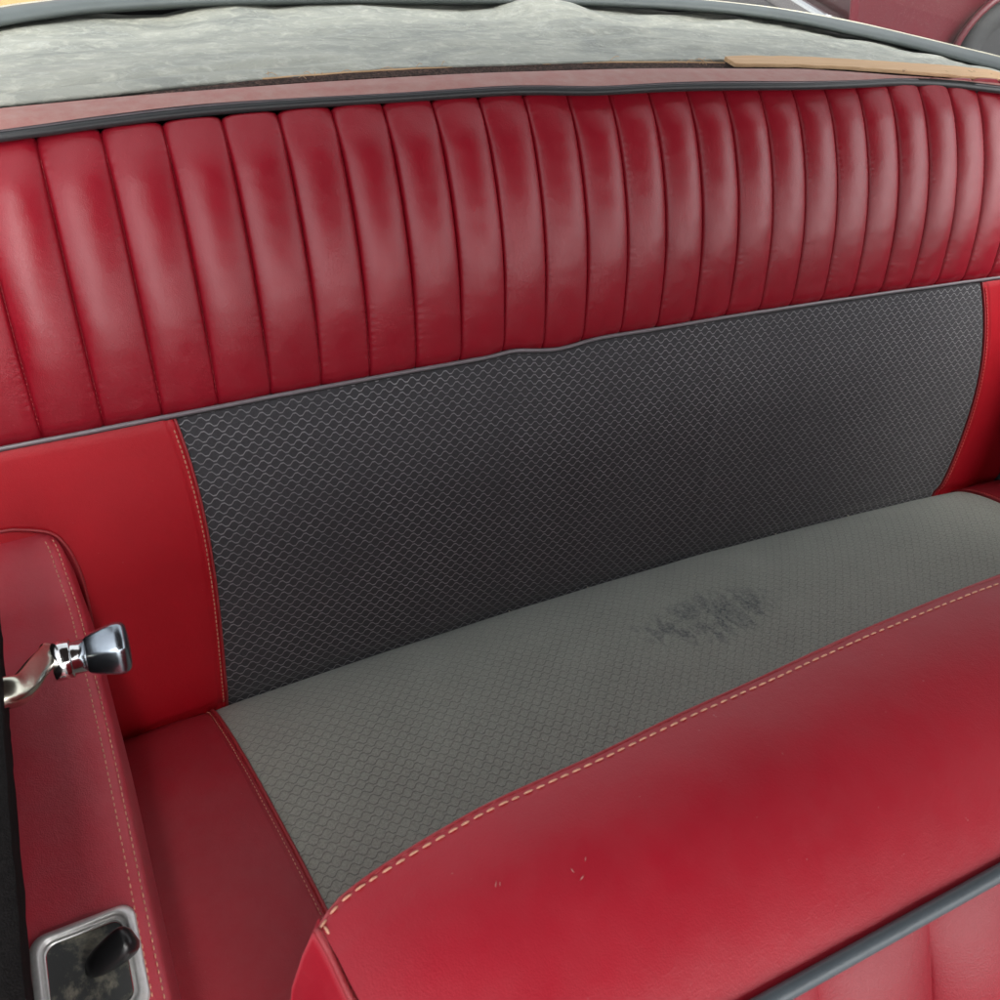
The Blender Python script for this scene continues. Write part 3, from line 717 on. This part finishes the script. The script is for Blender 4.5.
# ------------------------------------------------------------------ outside
g = obj('ground', [(-60, -60, -.75), (60, -60, -.75), (60, 60, -.75), (-60, 60, -.75)], [(0, 1, 2, 3)], M['asphalt'], None, smooth=False); g['kind'] = 'structure'
pn = thing('parked_car', 'dusty red car parked outside beyond the rear window', 'car', loc=(6.70, 3.84, -.75))
pn.rotation_euler = (0, 0, math.radians(-10)); pn.scale = (.95, .95, .95)
# side profile of the body in local x (length) / z, extruded in y with rounded shoulders
bodyP = [(-2.45, .35), (-2.52, .55), (-2.42, .78), (-1.4, .88), (-.9, .92), (.7, .94), (1.5, .9), (2.1, .82), (2.2, .6), (2.15, .35)]
def arch(cx, r=.38): return [(cx+r*math.cos(a), .30+r*math.sin(a)) for a in np.linspace(0, PI, 14)]
outl = bodyP+[(x, max(z, .25)) for x, z in arch(1.35)]+[(x, max(z, .25)) for x, z in arch(-1.25)]
def body(w, ins, zt=0): return [Vector((x*(1-ins*.02), w, z)) for x, z in outl]
sl = [(-.86, 0), (-.90, .3), (-.86, 1)]
V = []; F = []; n = len(outl)
for w_, s_ in ((-.82, .96), (-.88, .995), (-.88, 1.0), (-.80, 1.0), (.80, 1.0), (.88, 1.0), (.88, .995), (.82, .96)):
    for x, z in outl: V.append((x*s_ if abs(x) > 1.9 else x, w_, z if not (abs(w_) < .86 and abs(w_) > .7 and z > .7 and s_ == 1.0) else z+.02))
for k in range(7):
    for j_ in range(n): F.append((k*n+j_, k*n+(j_+1) % n, (k+1)*n+(j_+1) % n, (k+1)*n+j_))
F.append(tuple(range(n))); F.append(tuple(range(7*n, 8*n))[::-1])
bo = obj('body', V, F, M['car_red'], pn, smooth=False)
gh = [(-1.3, .9), (-.7, 1.36), (.5, 1.38), (1.2, .92)]
V = []; F = []
for w_, s_ in ((-.78, 0), (-.62, 1), (.62, 1), (.78, 0)): pass
for w_ in (-1, 1):
    for x, z in gh: V.append((x, w_*(.76 if z < 1 else .58), z))
F = [(0, 1, 2, 3), (7, 6, 5, 4), (0, 4, 5, 1), (1, 5, 6, 2), (2, 6, 7, 3)]
obj('cabin_glass', V, F, M['darkglass'], pn, smooth=False)
for w_ in (-1, 1):
    V, F = sweep(catmull([Vector((x, w_*.885, z)) for x, z in arch(1.35, .40)], 2), circ(.022, 8), up=Vector((0, 1, 0))); obj('wheel_arch_lip', V, F, M['car_red'], pn)
    V, F = sweep(catmull([Vector((x, w_*.885, z)) for x, z in arch(-1.25, .40)], 2), circ(.022, 8), up=Vector((0, 1, 0))); obj('wheel_arch_lip', V, F, M['car_red'], pn)
    for xx in (-.55, .5): box('door_seam', (xx-.006, w_*.882-.004, .3), (xx+.006, w_*.882+.004, .92), M['rubber_dark'], pn, bev=0)
    for xx in (-1.25, 1.35):
        V = []; F = []; pr = [(.09, .30), (.11, .32), (.11, .20), (.10, .17), (.0, .17), (-.11, .32), (-.09, .30)]
        pr = [(-.10, .18), (-.11, .30), (-.08, .325), (.08, .325), (.11, .30), (.10, .19), (.06, .18), (.05, .05), (.05, .0)]
        for yy, r in pr:
            for q in range(28): V.append((xx+r*math.cos(2*PI*q/28), w_*(.78+yy), .325+r*math.sin(2*PI*q/28)))
        for k in range(len(pr)-1):
            for q in range(28): F.append((k*28+q, k*28+(q+1) % 28, (k+1)*28+(q+1) % 28, (k+1)*28+q))
        wh = obj('wheel', V, F, M['tyre'], pn)
        V = [(xx+.19*math.cos(2*PI*q/28), w_*.862, .325+.19*math.sin(2*PI*q/28)) for q in range(28)]+[(xx, w_*.872, .325)]
        obj('hubcap', V, [(q, (q+1) % 28, 28) for q in range(28)], M['tyre'], wh)
box('bumper', (-2.64, -.86, .34), (-2.50, .86, .46), M['chrome'], pn, bev=.03)
# low terracotta wall seen at the top left
wl = box('garden_wall', (-3.2, 3.9, -.75), (.30, 4.2, .55), M['stone'], None, bev=.02)
tag(wl, 'orange terracotta wall glimpsed outside at the top left corner', 'wall')
